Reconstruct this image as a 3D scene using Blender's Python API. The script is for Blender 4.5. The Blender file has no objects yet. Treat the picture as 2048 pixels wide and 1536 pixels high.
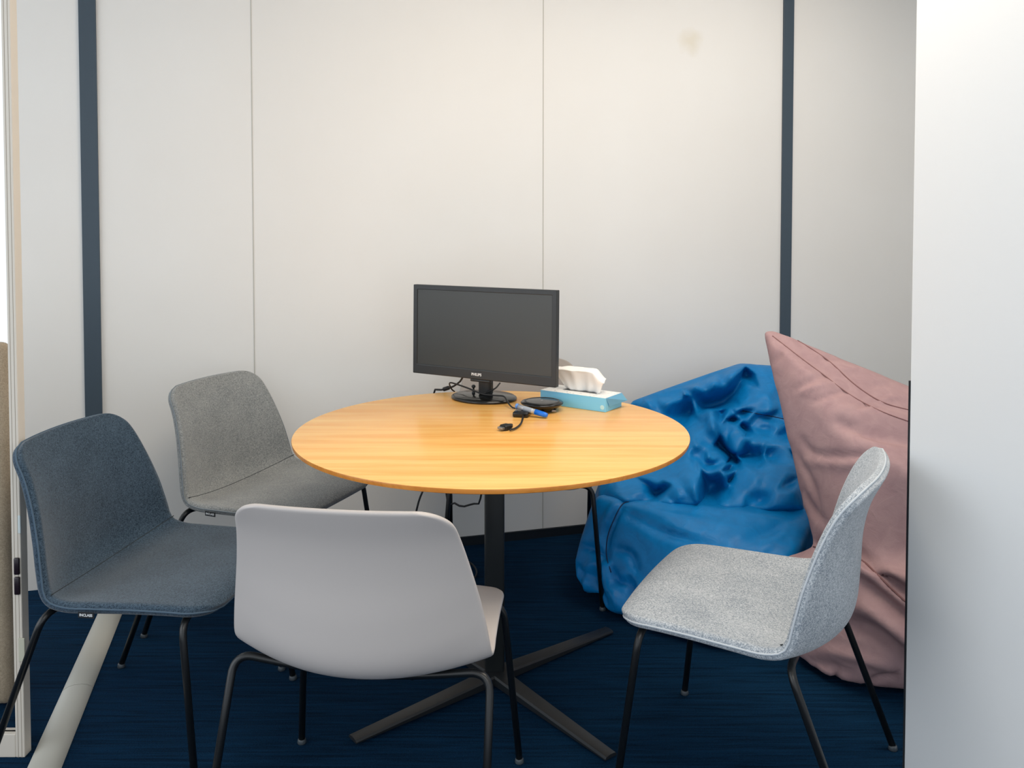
import bpy, bmesh, math, random
import numpy as np
from mathutils import Vector, Matrix, noise as mnoise

random.seed(7)
S = bpy.context.scene
COL = S.collection

# ------------------------------------------------------------------ camera
FPX, PITCH, CAMZ, PY = 1677.0, 0.0335, 1.34, 510.0
cd = bpy.data.cameras.new('camera'); cam = bpy.data.objects.new('camera', cd); COL.objects.link(cam)
cd.sensor_width = 36; cd.lens = FPX / 2048 * 36
cd.shift_y = -(768 - PY) / 2048; cd.clip_start = 0.05
cam.location = (0, 0, CAMZ); cam.rotation_euler = (math.pi / 2 - PITCH, 0, 0)
S.camera = cam

# ------------------------------------------------------------------ world, lights, exposure
W = bpy.data.worlds.new('world'); S.world = W; W.use_nodes = True
bg = W.node_tree.nodes['Background']; bg.inputs[0].default_value = (0.86, 0.93, 1.0, 1); bg.inputs[1].default_value = 1.2

def area(name, loc, rot, sx, sy, power, col):
    l = bpy.data.lights.new(name, 'AREA'); l.shape = 'RECTANGLE'; l.size = sx; l.size_y = sy
    l.energy = power; l.color = col
    o = bpy.data.objects.new(name, l); o.location = loc; o.rotation_euler = rot; COL.objects.link(o); return o
# daylight window wall on the left of the office, a ceiling panel each in room and corridor, two added fill lamps
area('window_daylight', (-3.4, 0.4, 1.7), (math.radians(90), 0, math.radians(-62)), 2.6, 2.0, 26, (0.88, 0.94, 1.0))
area('ceiling_panel', (0.45, 2.0, 2.72), (0, 0, 0), 1.2, 1.2, 30, (1.0, 0.88, 0.73))
area('side_fill', (1.35, 2.75, 2.72), (0, 0, 0), 0.6, 1.0, 13, (1.0, 0.90, 0.78))  # added fill overhead to brighten the right-hand wall, not a known fitting
area('corridor_fill', (0.0, -2.6, 1.35), (math.radians(-90), 0, 0), 3.4, 2.0, 34, (0.90, 0.95, 1.0))  # added fill behind the camera, meant to lift front-facing surfaces
area('corridor_panel', (0.3, -0.6, 2.72), (0, 0, 0), 1.8, 0.8, 24, (1.0, 0.95, 0.88))

S.view_settings.view_transform = 'Standard'; S.view_settings.look = 'None'
S.view_settings.exposure = 0.0; S.view_settings.gamma = 1.0; S.view_settings.use_curve_mapping = False

# ------------------------------------------------------------------ helpers
def at(px, py, Y):
    d = Vector((px - 1024, FPX * math.cos(PITCH) + (PY - py) * math.sin(PITCH), -FPX * math.sin(PITCH) + (PY - py) * math.cos(PITCH)))
    return Vector((0, 0, CAMZ)) + d * (Y / d.y)
def atz(px, py, z):
    d = Vector((px - 1024, FPX * math.cos(PITCH) + (PY - py) * math.sin(PITCH), -FPX * math.sin(PITCH) + (PY - py) * math.cos(PITCH)))
    return Vector((0, 0, CAMZ)) + d * ((z - CAMZ) / d.z)

def srgb(r, g, b):
    f = lambda c: (c / 255 / 12.92) if c / 255 <= 0.04045 else ((c / 255 + 0.055) / 1.055) ** 2.4
    return (f(r), f(g), f(b), 1)

def mat(name, col, rough=0.5, metal=0.0, spec=0.5, **k):
    m = bpy.data.materials.new(name); m.use_nodes = True
    p = m.node_tree.nodes['Principled BSDF']
    p.inputs['Base Color'].default_value = col; p.inputs['Roughness'].default_value = rough
    p.inputs['Metallic'].default_value = metal; p.inputs['Specular IOR Level'].default_value = spec
    for a, v in k.items(): p.inputs[a].default_value = v
    return m
def N(m, t, **k):
    n = m.node_tree.nodes.new(t)
    for a, v in k.items():
        if a.startswith('i_'): n.inputs[a[2:].replace('_', ' ')].default_value = v
        else: setattr(n, a, v)
    return n
def L(m, a, b): m.node_tree.links.new(a, b)
def P(m): return m.node_tree.nodes['Principled BSDF']
def coords(m, scale=(1, 1, 1), kind='Object', rot=(0, 0, 0)):
    tc = N(m, 'ShaderNodeTexCoord'); mp = N(m, 'ShaderNodeMapping')
    mp.inputs['Scale'].default_value = scale; mp.inputs['Rotation'].default_value = rot
    L(m, tc.outputs[kind], mp.inputs[0]); return mp.outputs[0]
def ramp(m, fac, c0, c1, p0=0.0, p1=1.0):
    r = N(m, 'ShaderNodeValToRGB'); e = r.color_ramp.elements
    e[0].position = p0; e[1].position = p1; e[0].color = c0; e[1].color = c1
    L(m, fac, r.inputs[0]); return r.outputs[0]
def bump(m, h, s, d=0.01):
    b = N(m, 'ShaderNodeBump'); b.inputs['Strength'].default_value = s; b.inputs['Distance'].default_value = d
    L(m, h, b.inputs['Height']); L(m, b.outputs[0], P(m).inputs['Normal'])

def felt(name, c0, c1, bs=0.35, scale=300):
    m = mat(name, c0, 0.92, spec=0.15)
    v = coords(m, (1, 1, 1))
    n = N(m, 'ShaderNodeTexNoise'); n.inputs['Scale'].default_value = scale; n.inputs['Detail'].default_value = 4; n.inputs['Distortion'].default_value = 1.2
    L(m, v, n.inputs['Vector'])
    n2 = N(m, 'ShaderNodeTexNoise'); n2.inputs['Scale'].default_value = 9; n2.inputs['Detail'].default_value = 5
    L(m, v, n2.inputs['Vector'])
    mx = N(m, 'ShaderNodeMix', data_type='FLOAT'); mx.inputs[0].default_value = 0.16
    L(m, n.outputs[0], mx.inputs[2]); L(m, n2.outputs[0], mx.inputs[3])
    L(m, ramp(m, mx.outputs[0], c0, c1, 0.40, 0.60), P(m).inputs['Base Color'])
    bump(m, n.outputs[0], bs, 0.002)
    P(m).inputs['Sheen Weight'].default_value = 0.25; P(m).inputs['Sheen Roughness'].default_value = 0.5
    return m

# materials
def wall_material():
    m = mat('wall_laminate', srgb(226, 225, 222), 0.45, spec=0.3)
    v = coords(m, (1, 1, 1), 'Object')
    n = N(m, 'ShaderNodeTexNoise'); n.inputs['Scale'].default_value = 1.3; n.inputs['Detail'].default_value = 3
    L(m, v, n.inputs['Vector'])
    base = ramp(m, n.outputs[0], srgb(228, 226, 222), srgb(232, 231, 228), 0.3, 0.7)
    # faint beige stain high on the right panel
    g = N(m, 'ShaderNodeVectorMath', operation='DISTANCE'); L(m, v, g.inputs[0]); g.inputs[1].default_value = (0.83, 0.0, 2.17)
    n3 = N(m, 'ShaderNodeTexNoise'); n3.inputs['Scale'].default_value = 14; L(m, v, n3.inputs['Vector'])
    ad = N(m, 'ShaderNodeMath', operation='MULTIPLY_ADD'); L(m, n3.outputs[0], ad.inputs[0]); ad.inputs[1].default_value = 0.08; L(m, g.outputs['Value'], ad.inputs[2])
    msk = ramp(m, ad.outputs[0], (0.5, 0.5, 0.5, 1), (0, 0, 0, 1), 0.055, 0.11)
    mx = N(m, 'ShaderNodeMix', data_type='RGBA'); L(m, msk, mx.inputs[0]); L(m, base, mx.inputs[6]); mx.inputs[7].default_value = srgb(214, 205, 182)
    L(m, mx.outputs[2], P(m).inputs['Base Color'])
    return m
M_wall = wall_material()
M_wall2 = mat('painted_wall', srgb(228, 231, 233), 0.6, spec=0.3)
M_ceil = mat('ceiling_tile', srgb(225, 222, 215), 0.9)
M_dark = mat('anthracite_profile', srgb(62, 76, 88), 0.45, spec=0.4)
M_base = mat('skirting_black', srgb(22, 30, 38), 0.6, spec=0.3)
M_seam = mat('seam_profile', srgb(188, 186, 178), 0.5)
M_shadow = mat('shadow_joint', srgb(20, 26, 34), 0.8)
M_black = mat('black_powder_steel', (0.006, 0.007, 0.008, 1), 0.32, spec=0.5)
M_steel = mat('table_base_steel', srgb(31, 34, 37), 0.38, spec=0.5)
M_col = mat('column_steel', srgb(26, 30, 32), 0.42, spec=0.4)
M_chrome = mat('bare_edge', srgb(150, 150, 150), 0.3, metal=0.8)
M_glide = mat('grey_glide', srgb(66, 74, 80), 0.4)
M_plastic = mat('warm_grey_plastic', srgb(190, 184, 181), 0.42, spec=0.4)
M_plastic2 = mat('taupe_plastic', srgb(164, 156, 150), 0.5, spec=0.3)
M_blue_felt = felt('navy_felt', srgb(34, 50, 64), srgb(72, 90, 106))
M_grey_felt = felt('mid_grey_felt', srgb(112, 116, 118), srgb(158, 160, 158))
M_light_felt = felt('light_grey_felt', srgb(122, 133, 144), srgb(190, 196, 202))
M_pipe_blue = mat('navy_piping', srgb(70, 90, 108), 0.9)
M_pipe_grey = mat('grey_piping', srgb(120, 128, 134), 0.9)
M_pipe_light = mat('light_piping', srgb(186, 194, 202), 0.9)
M_thread = mat('dark_seam', srgb(40, 46, 50), 0.9)
M_duct = mat('duct_plastic', srgb(196, 194, 184), 0.5)
M_frame = mat('frame_lacquer', srgb(214, 206, 194), 0.45)
M_glass = mat('clear_glass', (1, 1, 1, 1), 0.0); P(M_glass).inputs['Transmission Weight'].default_value = 1; P(M_glass).inputs['IOR'].default_value = 1.05
M_bezel = mat('monitor_plastic', srgb(42, 45, 47), 0.42, spec=0.5)
M_screen = mat('screen_panel', srgb(52, 54, 52), 0.38, spec=0.6)
M_gloss = mat('gloss_black', srgb(18, 19, 19), 0.16, spec=0.5)
M_cable = mat('cable_rubber', srgb(24, 25, 27), 0.45)
M_white_ink = mat('white_print', srgb(225, 228, 230), 0.5)
M_cyan = mat('cyan_card', srgb(126, 206, 244), 0.5)
M_tag = mat('woven_tag', srgb(18, 24, 30), 0.8)

def wood_mat(name, c0, c1, c2):
    m = mat(name, c0, 0.26, spec=0.42)
    v = coords(m, (0.9, 15, 6), 'Object', (0, 0, math.radians(-2)))
    n = N(m, 'ShaderNodeTexNoise'); n.inputs['Scale'].default_value = 1.6; n.inputs['Detail'].default_value = 6; n.inputs['Roughness'].default_value = 0.6; n.inputs['Distortion'].default_value = 0.4
    L(m, v, n.inputs['Vector'])
    v2 = coords(m, (3, 220, 60), 'Object')
    n2 = N(m, 'ShaderNodeTexNoise'); n2.inputs['Scale'].default_value = 1.0; n2.inputs['Detail'].default_value = 3
    L(m, v2, n2.inputs['Vector'])
    a = ramp(m, n.outputs[0], c0, c1, 0.32, 0.68)
    mx = N(m, 'ShaderNodeMix', data_type='RGBA'); L(m, ramp(m, n2.outputs[0], (0, 0, 0, 1), (0.35, 0.35, 0.35, 1), 0.5, 0.75), mx.inputs[0])
    L(m, a, mx.inputs[6]); mx.inputs[7].default_value = c2
    L(m, mx.outputs[2], P(m).inputs['Base Color'])
    return m
M_wood = wood_mat('beech_veneer', srgb(237, 168, 82), srgb(251, 202, 122), srgb(230, 158, 76))
M_woodedge = wood_mat('beech_edge', srgb(196, 120, 44), srgb(222, 150, 70), srgb(170, 100, 36))

def carpet_mat():
    m = mat('blue_carpet', srgb(8, 40, 72), 0.95, spec=0.08)
    v = coords(m, (1.3, 34, 1), 'Object', (0, 0, math.radians(-6)))
    n = N(m, 'ShaderNodeTexNoise'); n.inputs['Scale'].default_value = 3.2; n.inputs['Detail'].default_value = 5; n.inputs['Distortion'].default_value = 0.8
    L(m, v, n.inputs['Vector'])
    v2 = coords(m, (1, 1, 1), 'Object')
    n2 = N(m, 'ShaderNodeTexNoise'); n2.inputs['Scale'].default_value = 240; n2.inputs['Detail'].default_value = 2
    L(m, v2, n2.inputs['Vector'])
    mx = N(m, 'ShaderNodeMix', data_type='FLOAT'); mx.inputs[0].default_value = 0.35
    L(m, n.outputs[0], mx.inputs[2]); L(m, n2.outputs[0], mx.inputs[3])
    L(m, ramp(m, mx.outputs[0], srgb(2, 27, 48), srgb(9, 47, 76), 0.36, 0.62), P(m).inputs['Base Color'])
    bump(m, mx.outputs[0], 0.6, 0.006)
    return m
M_carpet = carpet_mat()

def cloth_mat(name, c0, c1, rough, spec):
    m = mat(name, c0, rough, spec=spec)
    v = coords(m, (1, 1, 1), 'Object')
    n2 = N(m, 'ShaderNodeTexNoise'); n2.inputs['Scale'].default_value = 22; n2.inputs['Detail'].default_value = 6; n2.inputs['Distortion'].default_value = 0.8
    L(m, v, n2.inputs['Vector'])
    L(m, ramp(m, n2.outputs[0], c0, c1, 0.3, 0.7), P(m).inputs['Base Color'])
    w = N(m, 'ShaderNodeTexNoise'); w.inputs['Scale'].default_value = 500; L(m, v, w.inputs['Vector'])
    mx = N(m, 'ShaderNodeMix', data_type='FLOAT'); mx.inputs[0].default_value = 0.12
    L(m, n2.outputs[0], mx.inputs[2]); L(m, w.outputs[0], mx.inputs[3])
    bump(m, mx.outputs[0], 0.35, 0.008)
    return m
M_nylon = cloth_mat('blue_nylon', srgb(0, 108, 172), srgb(0, 120, 188), 0.42, 0.25)
M_velvet = cloth_mat('dusty_pink_cotton', srgb(161, 132, 135), srgb(172, 143, 144), 0.9, 0.15)

# ---- object plumbing
def link(name, me, m=None, parent=None, smooth=True):
    if m is not None:
        for x in (m if isinstance(m, (list, tuple)) else [m]): me.materials.append(x)
    o = bpy.data.objects.new(name, me); COL.objects.link(o)
    if parent is not None: o.parent = parent
    if smooth:
        for p in me.polygons: p.use_smooth = True
    return o
def tag(o, label=None, cat=None, group=None, kind=None):
    if label: o['label'] = label
    if cat: o['category'] = cat
    if group: o['group'] = group
    if kind: o['kind'] = kind
    return o
def thing(name, label, cat, loc=(0, 0, 0), rz=0, group=None):
    o = bpy.data.objects.new(name, None); o.empty_display_size = 0.05; COL.objects.link(o)
    o.location = loc; o.rotation_euler = (0, 0, rz)
    return tag(o, label, cat, group)
def from_bm(name, bm, m, parent=None, smooth=False):
    me = bpy.data.meshes.new(name); bm.normal_update(); bm.to_mesh(me); bm.free()
    return link(name, me, m, parent, smooth)
def boxmesh(bm, x0, x1, y0, y1, z0, z1, bev=0.0, M=None, seg=2):
    r = bmesh.ops.create_cube(bm, size=1)
    vs = r['verts']
    for v in vs:
        v.co = Vector(((x0 + x1) / 2 + v.co.x * (x1 - x0), (y0 + y1) / 2 + v.co.y * (y1 - y0), (z0 + z1) / 2 + v.co.z * (z1 - z0)))
    if bev > 0:
        es = list({e for v in vs for e in v.link_edges})
        rb = bmesh.ops.bevel(bm, geom=es, offset=bev, segments=seg, profile=0.5, affect='EDGES')
        vs = list({v for f in rb['faces'] for v in f.verts} | {v for v in vs if v.is_valid})
    if M is not None:
        for v in vs: v.co = M @ v.co
    return vs
def box(name, x0, x1, y0, y1, z0, z1, m, parent=None, bev=0.0, M=None):
    bm = bmesh.new(); boxmesh(bm, x0, x1, y0, y1, z0, z1, bev, M)
    return from_bm(name, bm, m, parent, False)

def catmull(pts, n):
    """resample a polyline through pts as a smooth curve, n samples by arc length"""
    p = [Vector(q) for q in pts]; p = [p[0] * 2 - p[1]] + p + [p[-1] * 2 - p[-2]]
    out = []
    for i in range(1, len(p) - 2):
        for k in range(16):
            t = k / 16; a, b, c, d = p[i - 1:i + 3]
            out.append(0.5 * ((2 * b) + (c - a) * t + (2 * a - 5 * b + 4 * c - d) * t * t + (3 * b - a - 3 * c + d) * t ** 3))
    out.append(p[-2])
    cum = [0]
    for i in range(1, len(out)): cum.append(cum[-1] + (out[i] - out[i - 1]).length)
    res = []; j = 0
    for k in range(n):
        s = cum[-1] * k / (n - 1)
        while j < len(cum) - 2 and cum[j + 1] < s: j += 1
        f = (s - cum[j]) / max(1e-9, cum[j + 1] - cum[j]); res.append(out[j].lerp(out[j + 1], min(1, max(0, f))))
    return res
def rounded(pts, r, seg=6):
    p = [Vector(q) for q in pts]; out = [p[0]]
    for i in range(1, len(p) - 1):
        a, b, c = p[i - 1:i + 2]; d0 = (a - b); d1 = (c - b)
        rr = min(r, d0.length * .49, d1.length * .49); s = b + d0.normalized() * rr; e = b + d1.normalized() * rr
        for k in range(seg + 1):
            t = k / seg; out.append((1 - t) ** 2 * s + 2 * t * (1 - t) * b + t * t * e)
    out.append(p[-1]); return out
def sweep(bm, path, r, seg=10, closed=False, flat=None):
    """tube along a path; r may be a list of radii"""
    n = len(path); rings = []
    T0 = (path[1] - path[0]).normalized(); up = Vector((0, 0, 1)) if abs(T0.z) < 0.9 else Vector((1, 0, 0))
    nrm = (up - T0 * up.dot(T0)).normalized()
    for i in range(n):
        if closed: T = (path[(i + 1) % n] - path[i - 1]).normalized()
        else: T = (path[min(n - 1, i + 1)] - path[max(0, i - 1)]).normalized()
        nrm = (nrm - T * nrm.dot(T)).normalized(); bi = T.cross(nrm)
        rr = r[i] if isinstance(r, (list, tuple)) else r
        rings.append([bm.verts.new(path[i] + (nrm * math.cos(2 * math.pi * k / seg) + bi * math.sin(2 * math.pi * k / seg) * (flat or 1)) * rr) for k in range(seg)])
    for i in range(n if closed else n - 1):
        a, b = rings[i], rings[(i + 1) % n]
        for k in range(seg): bm.faces.new((a[k], a[(k + 1) % seg], b[(k + 1) % seg], b[k]))
    if not closed: bm.faces.new(rings[0][::-1]); bm.faces.new(rings[-1])
def tube(name, pts, r, m, parent=None, seg=10, smooth_n=None, rad=None, closed=False):
    path = catmull(pts, smooth_n) if smooth_n else (rounded(pts, rad) if rad else [Vector(p) for p in pts])
    bm = bmesh.new(); sweep(bm, path, r, seg, closed)
    return from_bm(name, bm, m, parent, True)
def lathe(bm, prof, seg=48, M=None, sx=1, sy=1):
    rings = []
    for (r, z) in prof:
        if r < 1e-6: rings.append([bm.verts.new((0, 0, z))]); continue
        rings.append([bm.verts.new((r * sx * math.cos(2 * math.pi * k / seg), r * sy * math.sin(2 * math.pi * k / seg), z)) for k in range(seg)])
    for a, b in zip(rings, rings[1:]):
        for k in range(seg):
            if len(a) == 1 and len(b) == 1: continue
            if len(a) == 1: bm.faces.new((a[0], b[(k + 1) % seg], b[k]))
            elif len(b) == 1: bm.faces.new((a[k], a[(k + 1) % seg], b[0]))
            else: bm.faces.new((a[k], a[(k + 1) % seg], b[(k + 1) % seg], b[k]))
    vs = [v for r_ in rings for v in r_]
    if M is not None:
        for v in vs: v.co = M @ v.co
    bmesh.ops.recalc_face_normals(bm, faces=bm.faces)
def smooth_by_angle(o, deg=35):
    for p in o.data.polygons: p.use_smooth = True
    o.data.set_sharp_from_angle(angle=math.radians(deg))
def text_mesh(name, s, size, m, parent, M, ext=0.0004, bold=0.0):
    c = bpy.data.curves.new(name, 'FONT'); c.body = s; c.size = size; c.align_x = 'CENTER'; c.align_y = 'CENTER'; c.extrude = ext; c.offset = bold
    o = bpy.data.objects.new(name, c); COL.objects.link(o)
    me = bpy.data.meshes.new_from_object(o.evaluated_get(bpy.context.evaluated_depsgraph_get()))
    bpy.data.objects.remove(o); bpy.data.curves.remove(c)
    me.transform(M); me.name = name
    return link(name, me, m, parent, False)
def copy_tree(o, parent=None):
    c = o.copy(); COL.objects.link(c)
    if parent is not None: c.parent = parent
    for ch in list(o.children): copy_tree(ch, c)
    return c

# ------------------------------------------------------------------ room shell
A = 0.2759                       # back wall is turned by this angle to the camera plane
ca, sa = math.cos(A), math.sin(A)
WM = Matrix.Translation((0, 3.55, 0)) @ Matrix.Rotation(A, 4, 'Z')     # wall frame: x along the wall, -y into the room
H = 2.75
def wallbox(name, t0, t1, n0, n1, z0, z1, m, bev=0):
    o = box(name, t0, t1, -n1, -n0, z0, z1, m, None, bev); o.matrix_world = WM
    return tag(o, kind='structure')
bm = bmesh.new(); boxmesh(bm, -3.2, 3.6, -1.6, 5.4, -0.05, 0.0)
tag(from_bm('floor', bm, M_carpet), kind='structure')
bm = bmesh.new(); boxmesh(bm, -2.6, 3.2, -1.2, 4.9, H, H + 0.06)
tag(from_bm('ceiling', bm, M_ceil), kind='structure')
TS = [-1.621, -1.047, 0.138, 1.326, 2.3]
wallbox('wall_back', -1.90, 2.5, -0.10, 0.0, 0.0, H, M_wall)
wallbox('trim_1', TS[0] - 0.029, TS[0] + 0.029, 0.0005, 0.010, 0.0, H, M_dark, 0.001)
wallbox('trim_2', TS[3] - 0.027, TS[3] + 0.027, 0.0005, 0.010, 0.0, H, M_dark, 0.001)
wallbox('trim_3', TS[1] - 0.0018, TS[1] + 0.0018, 0.0002, 0.0015, 0.0, H, M_seam)
wallbox('trim_4', TS[2] - 0.0018, TS[2] + 0.0018, 0.0002, 0.0015, 0.0, H, M_seam)
wallbox('baseboard_back', TS[0] + 0.03, 2.5, 0.0005, 0.012, 0.0, 0.036, M_base)
# right side wall, out of sight behind the near partition
o = box('wall_side', 2.5, 2.6, -2.6, 0.1, 0, H, M_wall2); o.matrix_world = WM; tag(o, kind='structure')
# near partition on the right
PX0, PY0 = 0.932, 1.95
PM = Matrix.Translation((PX0, PY0, 0)) @ Matrix.Rotation(A, 4, 'Z')
o = box('wall_right', 0, 0.10, -2.8, 0, 0, H, M_wall2, None, 0.0015); o.matrix_world = PM; tag(o, kind='structure')
o = box('shadow_strip', -0.0018, 0.02, 0.0002, 0.004, 0, 0.98, M_shadow); o.matrix_world = PM; tag(o, kind='structure')  # dark strip that paints in the shadow line along the partition edge

# left window frame post and glazing
FX, FY = -1.2425, 2.09
bm = bmesh.new()
boxmesh(bm, FX - 0.0115, FX + 0.0115, FY - 0.015, FY + 0.015, 0, H, 0.002)
fr = tag(from_bm('window_1', bm, M_frame), kind='structure')
bm = bmesh.new(); boxmesh(bm, FX + 0.004, FX + 0.005, FY - 0.0154, FY - 0.0145, 0, H); boxmesh(bm, FX - 0.005, FX - 0.004, FY - 0.0154, FY - 0.0145, 0, H)
from_bm('window_groove', bm, mat('groove_shade', srgb(150, 140, 126), 0.7), fr)
bm = bmesh.new(); boxmesh(bm, FX - 0.80, FX - 0.0115, FY - 0.015, FY + 0.015, 0, 0.06, 0.002); boxmesh(bm, FX - 0.84, FX - 0.80, FY - 0.015, FY + 0.015, 0, H, 0.002); boxmesh(bm, FX - 0.80, FX - 0.0115, FY - 0.015, FY + 0.015, H - 0.06, H)
from_bm('window_frame', bm, M_frame, fr)
box('window_pane', FX - 0.80, FX - 0.0115, FY - 0.003, FY + 0.003, 0.06, H - 0.06, M_glass, fr)
# tall tan screen behind the glazing
bm = bmesh.new(); boxmesh(bm, -1.98, -1.402, 2.30, 2.35, 0, 1.02, 0.022, None, 4)
o = from_bm('privacy_screen', bm, felt('tan_fabric', srgb(150, 136, 116), srgb(176, 160, 138)), None, True)
tag(o, 'tan fabric screen with rounded top behind the window glass at far left', 'screen')

# double socket, strike plate and sticker on the post
def plate(name, px, py0, py1, w, m, label, cat):
    a = at(px, py0, FY - 0.022); b = at(px, py1, FY - 0.022)
    bm = bmesh.new(); boxmesh(bm, a.x - w / 2, a.x + w / 2, FY - 0.019, FY - 0.0152, b.z, a.z, 0.0012)
    return tag(from_bm(name, bm, m), label, cat)
sk = thing('lock_plate', 'small dark double lock plate on the cream window post behind the navy chair', 'lock plate', (0, 0, 0))
for (y0, y1) in ((1116, 1150), (1154, 1190)):
    a = at(37, y0, FY - 0.02); b = at(37, y1, FY - 0.02)
    bm = bmesh.new(); boxmesh(bm, FX - 0.004, FX + 0.010, FY - 0.022, FY - 0.0152, b.z, a.z, 0.003); from_bm('latch_cover', bm, mat('maroon_black', srgb(30, 18, 26), 0.3), sk, True)
plate('strike_plate', 36, 1032, 1068, 0.007, mat('pale_metal', srgb(205, 215, 215), 0.35), 'small pale metal strike plate on the cream window post above the dark lock plate', 'strike plate')
st = plate('sticker', 41, 1278, 1325, 0.015, mat('cream_sticker', srgb(190, 188, 170), 0.6), 'small rounded cream sticker low on the cream window post', 'sticker')

# cable duct on the floor, perpendicular to the back wall
dct = thing('cable_duct', 'long pale grey plastic cable duct on the carpet under the navy chair', 'cable duct', (-1.398, 2.88, 0), A)
def duct_seg(y0, y1):
    bm = bmesh.new(); w = 0.041; rows = []
    prof = [(-w, 0.0005), (-w * 0.96, 0.004), (-w * 0.6, 0.012), (-w * 0.25, 0.0155), (w * 0.25, 0.0155), (w * 0.6, 0.012), (w * 0.96, 0.004), (w, 0.0005)]
    for y in (y0, y1): rows.append([bm.verts.new((x, y, z)) for x, z in prof])
    for k in range(7): bm.faces.new((rows[0][k], rows[0][k + 1], rows[1][k + 1], rows[1][k]))
    bm.faces.new(rows[0]); bm.faces.new(rows[1][::-1]); bm.faces.new((rows[0][0], rows[1][0], rows[1][7], rows[0][7]))
    bmesh.ops.recalc_face_normals(bm, faces=bm.faces)
    o = from_bm('duct_cover', bm, M_duct, dct); smooth_by_angle(o, 40); return o
duct_seg(0.25, -0.512); duct_seg(-0.515, -2.2)

# ------------------------------------------------------------------ table
TC = Vector((-0.060, 2.478, 0)); TR = 0.578; TZ = 0.74
tbl = thing('round_table', 'round beech-veneer meeting table on a black column with crossed feet', 'table', TC)
bm = bmesh.new()
lathe(bm, [(0, TZ), (TR - 0.003, TZ), (TR - 0.0008, TZ - 0.0008)], 160)
for f in bm.faces: f.material_index = 0
bm2 = bmesh.new(); lathe(bm2, [(TR - 0.0008, TZ - 0.0008), (TR, TZ - 0.003), (TR - 0.002, TZ - 0.012), (TR - 0.03, TZ - 0.022), (0, TZ - 0.022)], 160)
t1 = from_bm('tabletop', bm, M_wood, tbl); smooth_by_angle(t1, 30)
t2 = from_bm('edge', bm2, M_woodedge, tbl); smooth_by_angle(t2, 40)
BC = Vector((-0.047, 2.432, 0)) - TC
CB = Vector((0.008, -0.012, 0))
ang_a = math.atan2(0.295, 0.366)
bm = bmesh.new(); boxmesh(bm, -0.028, 0.028, -0.028, 0.028, 0.03, TZ - 0.03, 0.006, Matrix.Translation(CB + Vector((0, -0.02, 0))) @ Matrix.Rotation(ang_a * 0 + 0.1, 4, 'Z'))
o = from_bm('column', bm, M_col, tbl); smooth_by_angle(o, 50)
bm = bmesh.new(); boxmesh(bm, -0.17, 0.17, -0.17, 0.17, TZ - 0.030, TZ - 0.0221, 0.002, Matrix.Translation(CB)); from_bm('mounting_plate', bm, M_col, tbl)
def arm(ang, Ln):
    bm = bmesh.new(); rows = []
    for i in range(9):
        t = i / 8; x = Ln * t; w = 0.027 - 0.007 * t; zt = 0.036 - 0.020 * t ** 0.8; zb = 0.006
        rows.append([bm.verts.new(c) for c in ((x, -w, zb), (x, -w, zt - 0.007), (x, -w + 0.004, zt - 0.002), (x, 0, zt), (x, w - 0.004, zt - 0.002), (x, w, zt - 0.007), (x, w, zb))])
    for a, b in zip(rows, rows[1:]):
        for k in range(7): bm.faces.new((a[k], a[(k + 1) % 7], b[(k + 1) % 7], b[k]))
    bm.faces.new(rows[0][::-1]); bm.faces.new(rows[-1])
    bmesh.ops.recalc_face_normals(bm, faces=bm.faces)
    M_ = Matrix.Translation(BC + Vector((0, 0, 0))) @ Matrix.Rotation(ang, 4, 'Z')
    for v in bm.verts: v.co = M_ @ v.co
    o = from_bm('foot', bm, M_steel, tbl); smooth_by_angle(o, 30)
    bm = bmesh.new(); lathe(bm, [(0, 0), (0.012, 0), (0.012, 0.0065), (0, 0.0065)], 16, M_ @ Matrix.Translation((Ln - 0.03, 0, 0)))
    from_bm('glide', bm, M_black, o)
for k in range(4): arm(ang_a + math.pi / 2 * k, 0.472)

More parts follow.
